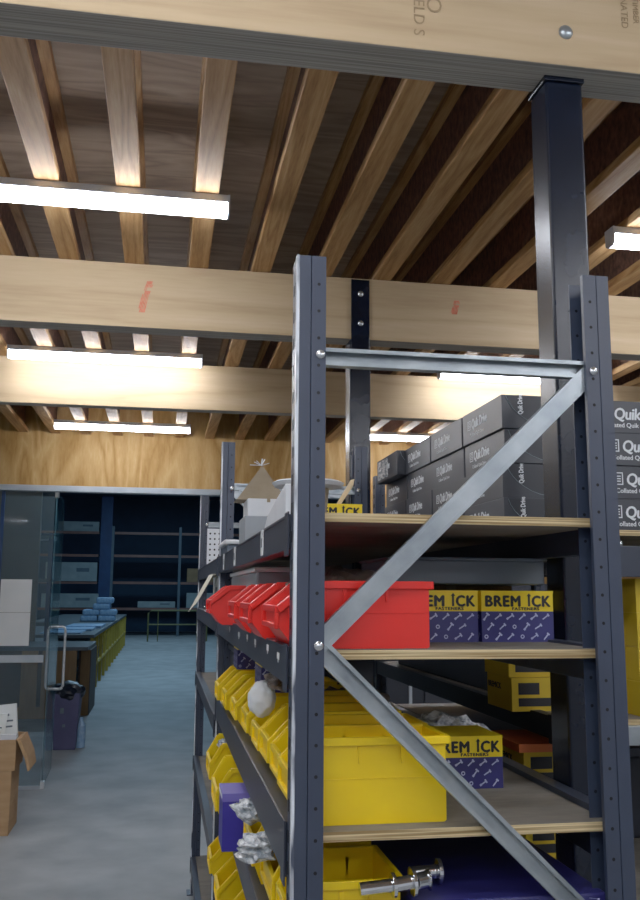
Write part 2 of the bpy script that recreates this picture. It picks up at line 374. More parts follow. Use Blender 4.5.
# ---- batten lights
def make_light():
    t = thing('batten_light', 'light', 'light')
    MB().prism([(-.035, 0), (.035, 0), (.035, -.03), (-.035, -.03)], 'X', -.585, .585).obj('light_housing', 'tubebody', t, bevel=.003)
    MB().prism([(-.032, -.03), (.032, -.03), (.030, -.062), (.018, -.074), (-.018, -.074), (-.030, -.062)], 'X', -.58, .58).obj('diffuser', 'tube', t)
    for s in (-1, 1): MB().prism([(-.036, 0), (.036, 0), (.034, -.065), (.02, -.077), (-.02, -.077), (-.034, -.065)], 'X', s*.582, s*.59).obj('end_cap', 'tubebody', t)
    return t
l0 = make_light()
LP = [(-.385, 3.24, 'glowing white batten light nearest the camera on the left'), (-.385, 5.57, 'glowing batten light in front of the third timber beam, left side'),
      (-.385, 8.0, 'glowing batten light just in front of the plywood wall, left side'), (2.345, 3.24, 'glowing batten light cut by the right edge, behind the black post'),
      (2.345, 5.57, 'glowing batten light above the tall row of charcoal cartons'), (2.345, 8.0, 'glowing batten light seen beside the plated black post, by the plywood wall'),
      (-.385, .9, 'batten light overhead beside the near timber beam, left'), (2.345, .9, 'batten light overhead beside the near timber beam, right'),
      (-.385, -1.4, 'batten light behind the camera, left'), (2.345, -1.4, 'batten light behind the camera, right'),
      (-3.3, 5.57, 'added fill batten light far left beyond the frame'), (-3.3, .9, 'added fill batten light left of the camera'), (5.1, .9, 'added fill batten light right of the camera'), (5.1, 5.57, 'added fill batten light far right beyond the rear rack'), (-.385, -3.0, 'added fill batten light by the back wall, left'), (2.345, -3.0, 'added fill batten light by the back wall, right'), (-3.3, -1.4, 'added fill batten light behind the camera, far left'), (-.385, -.25, 'added fill batten light above the camera, left'), (2.345, -.25, 'added fill batten light above the camera, right'), (-3.3, 3.24, 'added fill batten light left of the frame'), (5.1, 3.24, 'added fill batten light right of the frame'), (5.1, -1.4, 'added fill batten light behind the camera, far right')]  # unseen battens on this line are added as fill, to lift the ambient light
for i, (x, y, lab) in enumerate(LP):
    o = l0 if i == 0 else dup(l0, (0, 0, 0))
    o.location = (x, y, H+1.481); o['label'] = lab; o['group'] = 'batten lights under the joists'

# ------------------------------------------------------------------ racks
def post_mesh(h, chips=True):
    """C-shaped punched rack upright, 50 wide, 60 deep, front face at y=0, web at x=0 (outer side)"""
    mb = MB(); th = .002
    mb.box(0, .024, 0, th, 0, h); mb.box(.026, .052, 0, th, 0, h)         # front flange in two folds round a groove
    mb.prism([(.024, 0), (.025, .003), (.026, 0), (.026, th+.003), (.024, th+.003)], 'Z', 0, h)
    mb.box(0, th, th, .058, 0, h)                                          # web
    mb.box(th, .052, .058, .060, 0, h)                                     # rear flange
    mb.box(.050, .052, th, .010, 0, h)
    z = .05
    while z < h-.02:
        mb.disc_y(.039, -.0004, z, .0031, 1); mb.disc_y(.039, .0576, z, .0031, 1)
        for yy in (.02, .042): mb.box(-.0006, 0, yy-.004, yy+.004, z-.012, z+.008, 1)
        z += .05
    # chipped outer corner
    if chips: mb.box(-.0015, .0035, -.0015, .012, 0, h, 2)
    return mb.mesh('rack_upright', ['post', 'hole', 'postchip'])
PM = post_mesh(H+.603); PM2 = post_mesh(H+.603, False)
def upright(parent, x, y, mirror=False, back=False):
    o = bpy.data.objects.new('rack_upright', PM2 if mirror or x > .9 else PM); C.objects.link(o); o.parent = parent; o.location = (x, y, 0)
    if mirror: o.scale = (-1, 1, 1)
    f = MB().box(-.02, .075, -.02, .08, 0, .006).box(.004, .05, .004, .056, .006, .03).obj('foot_plate', 'post', o, bevel=.001)
    return o
def channel(mb, p, q, w, d, th=.002):
    """C channel strut from p to q in an x-z plane, web towards -y"""
    p, q = Vector(p), Vector(q); d_ = (q-p).normalized(); n = Vector((0, 1, 0)); u = n.cross(d_)
    def slab(a0, a1, b0, b1):
        v = [mb.b.verts.new(e + u*a + n*b) for e in (p, q) for a, b in ((a0, b0), (a1, b0), (a1, b1), (a0, b1))]
        for k in ((3, 2, 1, 0), (4, 5, 6, 7), (0, 1, 5, 4), (1, 2, 6, 5), (2, 3, 7, 6), (3, 0, 4, 7)): mb.b.faces.new([v[i] for i in k])
    return slab, w, d, th
def strut(parent, p, q, open_front=False, w=.036, name='brace'):
    mb = MB(); slab, w, d, th = channel(mb, p, q, w, .016)
    d = .016
    if not open_front:
        slab(-w/2, w/2, 0, th); slab(-w/2, -w/2+th, th, d); slab(w/2-th, w/2, th, d)
        slab(-w/2+.006, -w/2+.0075, -.0012, 0); slab(w/2-.0075, w/2-.006, -.0012, 0)
    else:
        slab(-w/2, w/2, d, d+th); slab(-w/2, -w/2+th, 0, d); slab(w/2-th, w/2, 0, d)
        slab(-w/2, -w/2+.007, -th, 0); slab(w/2-.007, w/2, -th, 0)
    return mb.obj(name, 'galv', parent)
def frame(parent, y, x0=.222, x1=.822, flip=False, detail=True):
    a = upright(parent, x0, y); b = upright(parent, x1, y, mirror=True)
    Z = [H+.42]; ym = y+.012
    strut(parent, (x0+.03, ym, H+.42), (x1-.03, ym, H+.42), open_front=True, w=.032)
    # zig-zag diagonals downwards
    zs = [.415, -.088, -.59, -1.09, -1.6]; left = not flip
    xs = (x1-.038, x0+.042)
    for k in range(4):
        xa, xb = (xs[k % 2], xs[(k+1) % 2]) if not flip else (xs[(k+1) % 2], xs[k % 2])
        strut(parent, (xa, ym-.002, H+zs[k]), (xb, ym-.002, H+zs[k+1]), open_front=(k % 2 == 1), w=.034)
    for k in range(5):
        xx = xs[k % 2] if not flip else xs[(k+1) % 2]
        dome(parent, xx, y-.001, H+zs[k], .0085, name='bolt')
    dome(parent, xs[1] if not flip else xs[0], y-.001, H+.42, .0085, name='bolt')

rack = thing('storage_rack', 'long slate grey bolted rack filled with red and yellow bins', 'rack')
F1, F2, F3 = 1.53, 3.60, 5.66
for i, y in enumerate((F1, F2, F3)): frame(rack, y, flip=(i == 1))
def rack_level(parent, y0, y1, x0, x1, zt, hh, zply, bm='beam', lip=True, th=.016):
    for (a, b, s) in ((x0, x0+.03, 0), (x1-.03, x1, 1)):
        mb = MB().box(a, b, y0+.062, y1, H+zt-hh, H+zt)
        # step that carries the board
        if lip: mb.box(*( (a-.002, a) if not s else (b, b+.002)), y0+.062, y1, H+zt-.006, H+zt)
        mb.box(*((a-.003, a) if not s else (b, b+.003)), y0+.052, y0+.095, H+zt-hh-.012, H+zt+.004)
        mb.box(*((a-.003, a) if not s else (b, b+.003)), y1-.035, y1+.008, H+zt-hh-.012, H+zt+.004)
        mb.obj('shelf_beam', bm, parent, bevel=.002)
    MB().box(x0+.031, x1-.031, y0+.03, y1+.02, H+zply-th, H+zply).obj('shelf_board', 'plyshelf', parent)
for (zt, hh, zp) in ((.14, .063, .141), (-.092, .066, -.097), (-.384, .088, -.395), (-.635, .08, -.645), (-.96, .07, -.97), (-1.53, .07, -1.53)):
    rack_level(rack, F1, F2, .219, .825, zt, hh, zp)
for (zt, hh, zp) in ((.14, .063, .141), (-.092, .066, -.097), (-.475, .07, -.48), (-.965, .07, -.97), (-1.54, .07, -1.54)):
    rack_level(rack, F2, F3, .219, .825, zt, hh, zp)
# shelf-edge label holders
for (y, w) in ((1.98, .1), (2.75, .11), (3.25, .1)):
    MB().box(.2155, .217, y, y+w*.45, H+.082, H+.138).box(.2152, .2155, y+w*.1, y+w*.35, H+.1, H+.12, 1).obj('shelf_ticket', ['paper', 'greyplastic'], rack)
for (y, z) in ((1.68, -.115), (1.85, -.11), (2.1, -.112), (2.3, -.11), (2.55, -.115), (2.9, -.112)):
    mb = MB()
    for q in range(3): mb.box(.2160, .2168, y+q*.012, y+q*.012+.005, H+z-.006-.006*(q % 2), H+z+.006)
    mb.obj('label_residue', 'paper', rack)

# second rack, back to back, behind the black post
rack2 = thing('storage_rack', 'dark rack behind the black post holding charcoal and yellow cartons', 'rack')
G0, G1 = 2.33, 4.5
for y in (G0, G1):
    for x, mi in ((1.07, False), (1.98, True)): upright(rack2, x, y, mirror=mi)
    for z in (.42, -.1, -.6, -1.2):
        pass
for (zt, hh, zp) in ((.176, .072, .182), (-.33, .062, -.335), (-.82, .06, -.82), (-1.5, .06, -1.5)):
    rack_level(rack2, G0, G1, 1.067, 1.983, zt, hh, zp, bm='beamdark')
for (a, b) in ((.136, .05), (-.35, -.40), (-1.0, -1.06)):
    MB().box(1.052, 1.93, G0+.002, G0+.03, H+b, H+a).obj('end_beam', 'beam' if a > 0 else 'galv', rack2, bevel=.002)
dome(rack2, 1.262, G0+.02, H+.143, .008, name='bolt')

# ------------------------------------------------------------------ bins
def make_bin(name, label, m, L, W, Hh):
    """open-front picking bin: nose towards -x, back at x=L, y from 0 to W"""
    t = thing(name, label, 'bin')
    th = .003
    P = [(.03*L, .62*Hh), (.03*L, .32*Hh), (.06*L, .24*Hh), (.12*L, .05*Hh), (.15*L, 0), (.985*L, 0), (L, .02*Hh), (L, Hh), (.22*L, Hh)]
    mb = MB()
    mb.prism(P, 'Y', 0, th); mb.prism(P, 'Y', W-th, W)
    def plate(a, b):     # wall following the profile edge a-b
        d = Vector((b[0]-a[0], b[1]-a[1])).normalized(); n = Vector((-d.y, d.x))*th
        mb.prism([a, b, (b[0]+n.x, b[1]+n.y), (a[0]+n.x, a[1]+n.y)], 'Y', th, W-th)
    for i in range(0, 7): plate(P[i], P[i+1])
    for yy, s_ in ((-.0, -1), (W, 1)):
        for xx in (.45, .72): mb.prism([(xx*L-.004, Hh*.9), (xx*L+.004, Hh*.9), (xx*L+.002, Hh*.7), (xx*L-.002, Hh*.7)], 'Y', yy-.003, yy+.003)
        mb.box(.2*L, .98*L, yy-.0012, yy+.0012, .52*Hh, .53*Hh)
    mb.obj('bin_body', m, t, bevel=.0012)
    rim = MB()
    def rail(a, b, yy, w=.009, h=.014):
        rim.bar((a[0], yy, a[1]-h*.4), (b[0], yy, b[1]-h*.4), w, h)
    for yy in (-.003, W+.003):
        rail((L+.004, Hh), (.215*L, Hh), yy); rail((.22*L, Hh), (.025*L, .62*Hh), yy)
    rim.bar((L+.003, -.006, Hh-.0056), (L+.003, W+.006, Hh-.0056), .009, .014)
    rim.bar((.025*L, -.006, .62*Hh-.004), (.025*L, W+.006, .62*Hh-.004), .009, .012)
    rim.bar((.02*L, -.004, .33*Hh), (.02*L, W+.004, .33*Hh), .008, .009)
    for yy in (0, W): rim.bar((.02*L, yy, .33*Hh), (.02*L, yy, .62*Hh), .009, .008, up=(1, 0, 0))
    rim.obj('bin_rim', m, t, bevel=.0015)
    return t
A0 = 'on the second shelf of the near rack bay'
red = make_bin('storage_bin', '', 'red', .285, .2, .118)
zb = H-.097
reds = [(.195, 1.60, 'red open-front bin nearest the camera, its side facing the diagonal brace'), (.176, 1.90, 'red open-front bin, second from the front upright'),
        (.172, 2.22, 'red open-front bin, third from the front upright'), (.142, 2.80, 'red open-front bin farthest from the front upright, sticking out')]
for i, (x, y, lab) in enumerate(reds):
    o = red if i == 0 else dup(red, (0, 0, 0)); o.location = (x, y, zb); o['label'] = lab; o['group'] = 'red bins on the shelf edge'
yel = make_bin('storage_bin', '', 'yellow', .285, .14, .145)
zb = H-.395
ys = [(.222, 1.60), (.226, 1.755), (.226, 1.95), (.222, 2.10), (.22, 2.36), (.21, 2.60), (.20, 2.86), (.19, 3.08)]
for i, (x, y) in enumerate(ys):
    o = yel if i == 0 else dup(yel, (0, 0, 0)); o.location = (x, y, zb)
    o['label'] = 'yellow bin on the shelf below the red bins, ' + ('nearest the camera, showing its long side' if i == 0 else f'{ORD[i]} back along the row' if i < 7 else 'farthest back in the row')
    o['group'] = 'yellow bins on the shelf below the red ones'
yb = make_bin('storage_bin', '', 'yellow', .19, .2, .16)
zb = H-.645
row = [(.232, 1.60, 'big yellow bin nearest the camera on the low shelf, behind the front upright'), (.228, 1.84, 'big yellow bin behind the nearest one on the low shelf, a plastic bag over it'),
       (.215, 2.10, 'big yellow bin stuffed with a crumpled clear bag, beside the blue carton'), (.165, 2.62, 'big yellow bin just beyond the blue carton on the low shelf'),
       (.17, 3.05, 'yellow bin farthest back on the low shelf of the near bay')]
for i, (x, y, lab) in enumerate(row):
    o = yb if i == 0 else dup(yb, (0, 0, 0)); o.location = (x, y, zb); o['label'] = lab; o['group'] = 'big yellow bins on the low shelf'
zb = H-.97
for i, (x, y) in enumerate(((.185, 3.2), (.19, 2.88), (.195, 2.55))):
    o = dup(yel, (x, y, zb)); o['label'] = 'yellow bin on the lowest visible bin shelf, ' + ['farthest back', 'middle one of three', 'nearest the camera'][i]; o['group'] = 'yellow bins on the lowest shelf'

# ------------------------------------------------------------------ Bremick cartons
def bolt_glyphs(w, h, seed=1):
    rnd = random.Random(seed); mb = MB(); sx = w/6.0
    for r in range(3):
        for c in range(6):
            x = (c+.5)*sx + (sx*.35 if r % 2 else 0)-.004; z = (r+.5)*h/3
            if x > w-.01: continue
            a = PI/4 + rnd.uniform(-.25, .15); L = .0085
            d = Vector((math.cos(a), 0, math.sin(a))); n = Vector((-d.z, 0, d.x)); c0 = Vector((x, 0, z))
            def q(p0, p1, ww): mb.quad([p0-n*ww, p1-n*ww, p1+n*ww, p0+n*ww])
            k = rnd.random()
            if k < .75:
                q(c0-d*L, c0+d*L*.6, .0013); q(c0+d*L*.6, c0+d*L, .0042 if k < .4 else .0032)
                if k < .4: q(c0-d*L*1.05, c0-d*L*.5, .0021)
            else:
                for j in range(8):
                    t0, t1 = 2*PI*j/8, 2*PI*(j+1)/8
                    mb.quad([c0+Vector((math.cos(t)*rr, 0, math.sin(t)*rr)) for t, rr in ((t0, .0045), (t1, .0045), (t1, .0024), (t0, .0024))])
    return mb
def make_bremick(label, W=.157, D=.15, Hh=.104):
    t = thing('fastener_carton', label, 'box')
    MB().box(0, W, 0, D, 0, Hh*.60, 1).box(0, W, 0, D, Hh*.60, Hh, 0).obj('carton_body', ['carton_y', 'carton_n'], t)
    MB().box(-.0006, W+.0006, -.0006, D+.0006, Hh-.004, Hh+.0006).obj('lid_edge', 'carton_y', t)
    text('BREM', .031, 'carton_k', t, (.007, -.0008, Hh*.70), bold=.05, sx=.97, space=1.12)
    text('CK', .031, 'carton_k', t, (.1095, -.0008, Hh*.70), bold=.05, sx=.93, space=1.1)
    MB().box(.1015, .1062, -.001, -.0002, Hh*.70, Hh*.90).prism([(.099, Hh*.90), (.104, Hh*.96), (.109, Hh*.90)], 'Y', -.001, -.0002).obj('lettering', 'carton_k', t)
    text('FASTENERS', .0085, 'carton_k', t, (.066, -.0008, Hh*.625), bold=.05, sx=1.25, space=1.15)
    g = bolt_glyphs(W, Hh*.58); g.obj('bolt_pattern', 'carton_l', t, loc=(0, -.0008, .001))
    # side face towards the aisle
    text('BREMICK', .026, 'carton_k', t, (-.0008, D-.008, Hh*.71), face='-X', bold=.03, sx=.92)
    g = bolt_glyphs(D, Hh*.58, 3); g.obj('bolt_pattern', 'carton_l', t, loc=(-.0008, D, .001), rz=-PI/2)
    return t
br = make_bremick('')
BX = [((.652, 1.80, -.097), 0, 'yellow and navy fastener carton at the right end of the second shelf'),
      ((.487, 1.80, -.097), 0, 'yellow and navy fastener carton half hidden behind the nearest red bin'),
      ((.552, 1.85, -.395), 0, 'yellow and navy fastener carton beside the big yellow bin, behind the lower brace'),
      ((.385, 2.44, .141), 0, 'yellow fastener carton on the top shelf beside the plated black post'),
      ((.252, 2.30, -.2465), 0, 'yellow fastener carton lying on top of the yellow bins, just right of the front upright'),
      ((.25, 3.0, -.2465), 0, 'yellow and navy fastener carton under the beam, above the far yellow bins'),
      ]
for i, (l, rz, lab) in enumerate(BX):
    o = br if i == 0 else dup(br, (0, 0, 0)); o.location = (l[0], l[1], l[2]+H); o['label'] = lab; o['group'] = 'yellow and navy fastener cartons'
for (l, d, lab) in (((.17, 2.40, -.645), (.16, .13, .14), 'bright blue carton standing between big yellow bins on the low shelf'), ((.20, 2.25, -.97), (.16, .14, .12), 'bright blue carton at the near end of the lowest bin row')):
    t = thing('blue_carton', lab, 'box', (l[0], l[1], l[2]+H)); MB().box(0, d[0], 0, d[1], 0, d[2]*.86).obj('carton_body', M['blue2'], t, bevel=.001)
    MB().box(-.001, d[0]+.001, -.001, d[1]+.001, d[2]*.86, d[2]).obj('carton_lid', M['blue3'], t, bevel=.001)
    MB().box(-.0018, -.001, .01, d[1]-.01, d[2]*.9, d[2]*.95).obj('printed_label', 'white', t)
# tall dim yellow cartons on the rear rack
def make_tall(W=.17, D=.2, Hh=.095):
    t = thing('fastener_carton', '', 'box')
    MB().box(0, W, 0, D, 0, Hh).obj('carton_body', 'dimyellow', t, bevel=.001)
    MB().box(W*.12, W*.5, -.0012, 0, Hh*.5, Hh*.85).box(W*.12, W*.8, -.0012, 0, Hh*.15, Hh*.4).obj('carton_print', 'carton_k', t)
    text('BREMICK', .024, 'carton_k', t, (-.0008, D-.01, Hh*.6), face='-X', bold=.03, sx=1.1)
    return t
tl = make_tall()
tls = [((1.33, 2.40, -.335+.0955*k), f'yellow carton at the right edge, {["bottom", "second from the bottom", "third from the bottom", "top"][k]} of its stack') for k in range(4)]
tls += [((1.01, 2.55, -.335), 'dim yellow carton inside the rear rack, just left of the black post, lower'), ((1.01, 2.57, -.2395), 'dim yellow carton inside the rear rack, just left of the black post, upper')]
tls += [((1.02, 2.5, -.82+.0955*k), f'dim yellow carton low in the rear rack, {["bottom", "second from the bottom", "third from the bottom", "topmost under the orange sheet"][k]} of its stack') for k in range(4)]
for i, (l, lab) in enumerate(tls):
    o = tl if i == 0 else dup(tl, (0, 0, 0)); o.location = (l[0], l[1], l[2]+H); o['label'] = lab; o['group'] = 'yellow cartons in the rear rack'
o = MB().box(1.0, 1.2, 2.48, 2.75, H-.437, H-.415).obj('orange_sheet', mat('orange card', '#d8662a', '#e0743a', .6)); tag(o, 'flat orange card lying on dim yellow cartons', 'card')
t = thing('label_carton', 'black carton with white printed labels in the rear rack', 'box', (.865, 2.42, 0))
# rests on a kraft carton beyond the first rack
t.location = (1.19, 2.62, H-.335)
MB().box(0, .13, 0, .2, 0, .19).obj('carton_body', 'carton_k', t, bevel=.001)
MB().box(.01, .1, -.001, 0, .14, .18).box(.01, .09, -.001, 0, .09, .1).obj('printed_label', 'white', t)

for k, (x, y, z, w, d, h, lab) in enumerate(((1.13, 2.9, -.335, .8, 1.4, .3, 'large dark tote added to darken the middle of the rear rack'), (1.13, 3.0, -.82, .8, 1.3, .3, 'large dark tote added low in the rear rack to darken it'), (1.13, 2.5, -1.5, .8, 1.8, .45, 'large dark tote added to darken the bottom of the rear rack'), (.3, 2.75, -.645, .48, .8, .2, 'long dark tote added to darken the back of the low shelf'), (.27, 3.25, -.395, .5, .33, .2, 'dark tote added to darken the far end of the yellow bin shelf'))):  # invented dark blocks, added so the rack interior reads dark
    t = thing('dark_filler', lab, 'filler', (x, y, H+z)); MB().box(0, w, 0, d, 0, h*.9).obj('filler_body', 'beamdark', t, bevel=.01); MB().box(-.008, w+.008, -.008, d+.008, h*.9, h).obj('filler_lid', 'beam', t, bevel=.004)
# ------------------------------------------------------------------ Quik Drive cartons
def make_quik(L, W, Hh):
    """long printed face towards -x (length L along y), flap end towards -y (width W)"""
    t = thing('screw_carton', '', 'box')
    MB().box(0, W, 0, L, 0, Hh).obj('carton_body', 'quik', t, bevel=.0015)
    fl = MB(); pts = [(W*.05, Hh*.96)]
    for k in range(9):
        a = k/8; pts.append((W*(.05+.6*a**1.5), Hh*(.96-.9*math.sin(a*PI/2))))
    pts += [(W*.97, Hh*.06), (W*.97, Hh*.96)]
    fl.prism(pts, 'Y', -.0015, 0).obj('end_flap', 'quik2', t)
    e = MB()
    for a, b in zip(pts[1:9], pts[2:10]): e.bar((a[0], -.0018, a[1]), (b[0], -.0018, b[1]), .0012, .0012, up=(0, 1, 0))
    e.obj('flap_edge', 'fargrey', t)
    text('Quik Drive', Hh*.2, 'white', t, (W*.25, -.0022, Hh*.42), rot=PI/2, bold=.03, sx=.66)
    # logo on the long face
    def icon(face, x, z, s):
        mb = MB()
        def rct(a, b, c, d):
            if face == '-X': mb.box(-.001, -.0003, x-b, x-a, z+c, z+d)
            else: mb.box(x+a, x+b, -.001, -.0003, z+c, z+d)
        rct(0, s, 0, .09*s); rct(0, s, .91*s, s); rct(0, .09*s, 0, s); rct(.91*s, s, 0, s)
        for k in (.25, .42, .6, .75): rct(.2*s, .8*s, k*s, (k+.07)*s)
        mb.obj('logo_square', 'white', t)
    s = Hh*.3
    icon('-X', L*.86, Hh*.42, s)
    text('Quik Drive', Hh*.42, 'white', t, (-.001, L*.86-s*1.25, Hh*.44), face='-X', bold=.035, shear=.12, sx=.78, space=.92)
    text('Collated Quik Drive', Hh*.15, 'white', t, (-.001, L*.86-s*.8, Hh*.19), face='-X', bold=.01)
    return t
QH = .1045; QL = .362; QW = .262
q = make_quik(QL, QW, QH)
first = True
for c in range(4):
    for r in range(4):
        if c == 3 and r == 3: continue
        o = q if first else dup(q, (0, 0, 0)); first = False
        o.location = (1.0 + .004*((c*3+r) % 3) - .002*(r == 1), 2.545 + c*(QL+.008) + .006*((r*2+c) % 3), H+.183+r*(QH+.0007))
        o['label'] = f'charcoal carton of the long row, {["bottom", "third", "second", "top"][r]} layer' + (' down' if r in (1, 2) else '') + f', {["nearest stack by the post", "second stack back", "third stack back", "farthest stack"][c]}'
        o['group'] = 'charcoal screw cartons in the long row'
def make_quik_front(L, W, Hh):
    t = thing('screw_carton', '', 'box')
    MB().box(0, L, 0, W, 0, Hh).obj('carton_body', 'quik', t, bevel=.0015)
    mb = MB(); s = Hh*.38; x = .02; z = Hh*.42
    for a, b, c, d in ((0, s, 0, .08*s), (0, s, .92*s, s), (0, .08*s, 0, s), (.92*s, s, 0, s), (.2*s, .8*s, .25*s, .33*s), (.2*s, .8*s, .45*s, .53*s), (.2*s, .8*s, .65*s, .73*s)):
        mb.box(x+a, x+b, -.001, -.0003, z+c, z+d)
    mb.obj('logo_square', 'white', t)
    text('Quik Drive', Hh*.5, 'white', t, (x+s*1.25, -.001, Hh*.43), bold=.028, shear=.12, sx=.9, space=.95)
    text('Collated Quik Drive', Hh*.2, 'white', t, (x+s*.35, -.001, Hh*.18), bold=.015)
    return t
qf = make_quik_front(.34, .26, .098)
first = True
for c in range(2):
    for r in range(4):
        o = qf if first else dup(qf, (0, 0, 0)); first = False
        o.location = (1.25+c*.345+(0, .03, .02, .0)[r]-.0+(.02 if r == 0 else 0), 2.45+.004*(r % 2), H+.183+r*.0987)
        o['label'] = f'charcoal carton right of the right upright, {["bottom", "second from the bottom", "third from the bottom", "top"][r]} of the {["left", "right"][c]} stack'
        o['group'] = 'charcoal screw cartons facing the camera'
# odd end-on carton on the far end
t = dup(q, (.965, 3.66, H+.183+3*(QH+.0007)), 0, 'charcoal carton with a glossy white wrap, top of the farthest stack, sticking out'); t['group'] = 'charcoal screw cartons in the long row'
MB().box(-.0015, -.0011, .16, .34, .012, .095).obj('glossy_wrap', 'bag', t)
# ------------------------------------------------------------------ things on rack shelves
def carton(name, label, x0, x1, y0, y1, z0, z1, m='card', cat='box', rz=0):
    t = thing(name, label, cat, (x0, y0, H+z0), rz)
    MB().box(0, x1-x0, 0, y1-y0, 0, z1-z0).obj('carton_body', m, t, bevel=.002)
    MB().box((x1-x0)*.46, (x1-x0)*.54, -.0008, (y1-y0)+.0008, (z1-z0)*.8, z1-z0+.0008).obj('tape_strip', 'kraft' if m != 'kraft' else 'card', t)
    return t
def crumple(name, label, c, r, m='bag', seed=0, cat='bag', amp=.45, sub=4):
    cl = m == 'bag'
    o = MB().blob((0, 0, 0), r, 3 if cl else sub, amp, seed).obj(name, m, smooth=not cl); o.location = (c[0], c[1], H+c[2]); return tag(o, label, cat)
# level 2 behind the red bins
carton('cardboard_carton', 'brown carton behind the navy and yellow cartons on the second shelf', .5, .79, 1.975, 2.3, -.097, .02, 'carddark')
o = MB().box(0, .34, 0, .28, 0, .05).box(-.006, .346, -.006, .286, .05, .056).obj('plastic_tray', 'greyplastic', bevel=.003); o.location = (.47, 1.84, H+.021)
tag(o, 'flat blue grey plastic tray on top of the brown carton', 'tray')
t = thing('plastic_tub', 'long pale grey plastic tub behind the red bins', 'tub', (.255, 2.5, H-.097))
MB().box(0, .22, 0, .9, 0, .155).obj('tub_body', 'paleplastic', t, bevel=.008); MB().box(-.006, .226, -.006, .906, .155, .168).obj('tub_lid', 'paper', t, bevel=.003)
crumple('crinkled_bag', 'brown crinkled plastic bag heaped in the red bins', (.36, 1.86, -.01), (.1, .12, .058), 'brownbag', 3)
# level 3 extras
crumple('paper_pouch', 'rounded white paper pouch sitting in a yellow bin', (.235, 2.12, -.24), (.032, .04, .04), 'paper', 2, amp=.12)
crumple('brown_wrap', 'crumpled brown wrap under the shelf beam, above the white pouch', (.27, 2.08, -.195), (.03, .06, .02), 'brownbag', 12, amp=.4)
carton('cardboard_carton', 'small brown carton in the yellow bins under the shelf beam', .27, .34, 2.38, 2.45, -.39, -.21, 'kraft')
crumple('crinkled_bag', 'clear crumpled bag behind the lower navy carton', (.68, 2.15, -.34), (.09, .07, .055), 'bag', 5)
crumple('crinkled_bag', 'grey crumpled bag at the back of the third shelf', (.52, 2.5, -.33), (.1, .1, .07), 'brownbag', 6)
# level 4
crumple('plastic_bag', 'white crumpled plastic bag spilling out of a big yellow bin', (.225, 2.20, -.50), (.04, .05, .024), 'bag', 8, amp=.5)
crumple('plastic_bag', 'clear crinkled bag hanging over the low shelf edge', (.215, 1.95, -.515), (.04, .06, .022), 'bag', 9, amp=.6)
crumple('plastic_bag', 'small clear bag in the upper far yellow bin', (.22, 3.13, -.50), (.02, .04, .015), 'bag', 4)
t = thing('navy_crate', 'navy blue crate below the chrome fittings, low in the rack', 'crate', (.435, 1.565, H-.644))
MB().box(0, .35, 0, .4, 0, .13).obj('crate_body', 'carton_n', t, bevel=.004)
g = bolt_glyphs(.34, .11, 8); g.obj('bolt_pattern', 'carton_l', t, loc=(.005, -.0008, .01))
g = bolt_glyphs(.34, .3, 9).obj('bolt_pattern', 'carton_l', t, loc=(0.005, .02, .1308)); g.rotation_euler = (-PI/2, 0, 0); g.location = (.005, .36, .1308)
g.rotation_euler = (-PI/2, 0, 0); g.location = (.005, .02, .1308); g.scale = (1, 1, -1)
mb = MB()
mb.tube([(0, 0, 0), (.055, 0, .002), (.056, 0, .002), (.062, 0, .002), (.063, 0, .002), (.09, 0, .004), (.091, 0, .004), (.097, 0, .004)], [.011, .011, .02, .02, .012, .012, .023, .023], 20)
mb.tube([(.097, 0, .004), (.12, .01, .003), (.125, .01, .003)], [.014, .014, .019], 20)
o = mb.obj('pipe_fitting', 'chrome', smooth=False, bevel=.0008); o.location = (.34, 1.64, H-.535); o.rotation_euler = (0, -.04, .0); tag(o, 'chrome flanged pipe fitting poking out at the bottom of the frame', 'fitting')
o.location = (.345, 1.577, H-.493)
mb = MB().tube([(0, 0, 0), (.05, .005, 0), (.051, .005, 0), (.058, .005, 0)], [.012, .012, .022, .022], 20)
o = mb.obj('pipe_fitting', 'chrome', bevel=.0008); o.location = (.45, 1.64, H-.49); tag(o, 'short chrome flanged spigot beside the longer fitting', 'fitting')
# top shelf
zt = .141
o = MB(); pr = [(0, 0), (.17, 0), (.085, .125)]
o.prism(pr, 'Y', 0, .002).prism([(0, 0), (.17, 0), (.17, .002), (0, .002)], 'Y', .002, .12)
o.quad([(0.17, 0, 0), (.085, 0, .125), (.13, .16, .11), (.2, .14, 0)]); o.quad([(0, 0, 0), (.085, 0, .125), (.13, .16, .11), (.03, .16, 0)])
o = o.obj('kraft_paper_bag', 'kraft'); o.location = (.215, 2.72, H+zt+.1395); o.scale = (.9, 1, .85); tag(o, 'folded kraft paper peaked like a tent on the top shelf', 'paper')
carton('grey_carton', 'plain grey carton on the top shelf edge', .235, .38, 2.66, 2.85, zt, zt+.085, 'paleplastic')
t = carton('white_carton', 'small white carton under the kraft paper, on the grey carton', .245, .37, 2.68, 2.83, zt+.086, zt+.139, 'foam')
o = MB().blob((0, 0, 0), (.035, .03, .03), 3, .3, 2).obj('blue_bag', 'blue'); o.location = (.33, 2.45, H+zt+.031); tag(o, 'small bright blue bag beside the white foam sheets', 'bag')
mb = MB()
for k in range(3):
    mb.prism([(0, 0), (.36-.05*k, 0), (.30-.05*k, .025-.004*k), (.12, .05-.008*k), (0, .062-.008*k)], 'X', .018*k, .018*k+.013)
o = mb.obj('foam_sheet', 'foam', bevel=.002); o.location = (.222, 1.66, H+zt); tag(o, 'white foam sheets lying along the top shelf edge', 'foam')
t = thing('round_tub', 'white round lidded tub on the top shelf by the front upright', 'tub', (.335, 2.1, H+zt))
MB().tube([(0, 0, 0), (0, 0, .105)], [.04, .05], 28).obj('tub_body', 'kraft', t, bevel=.002)
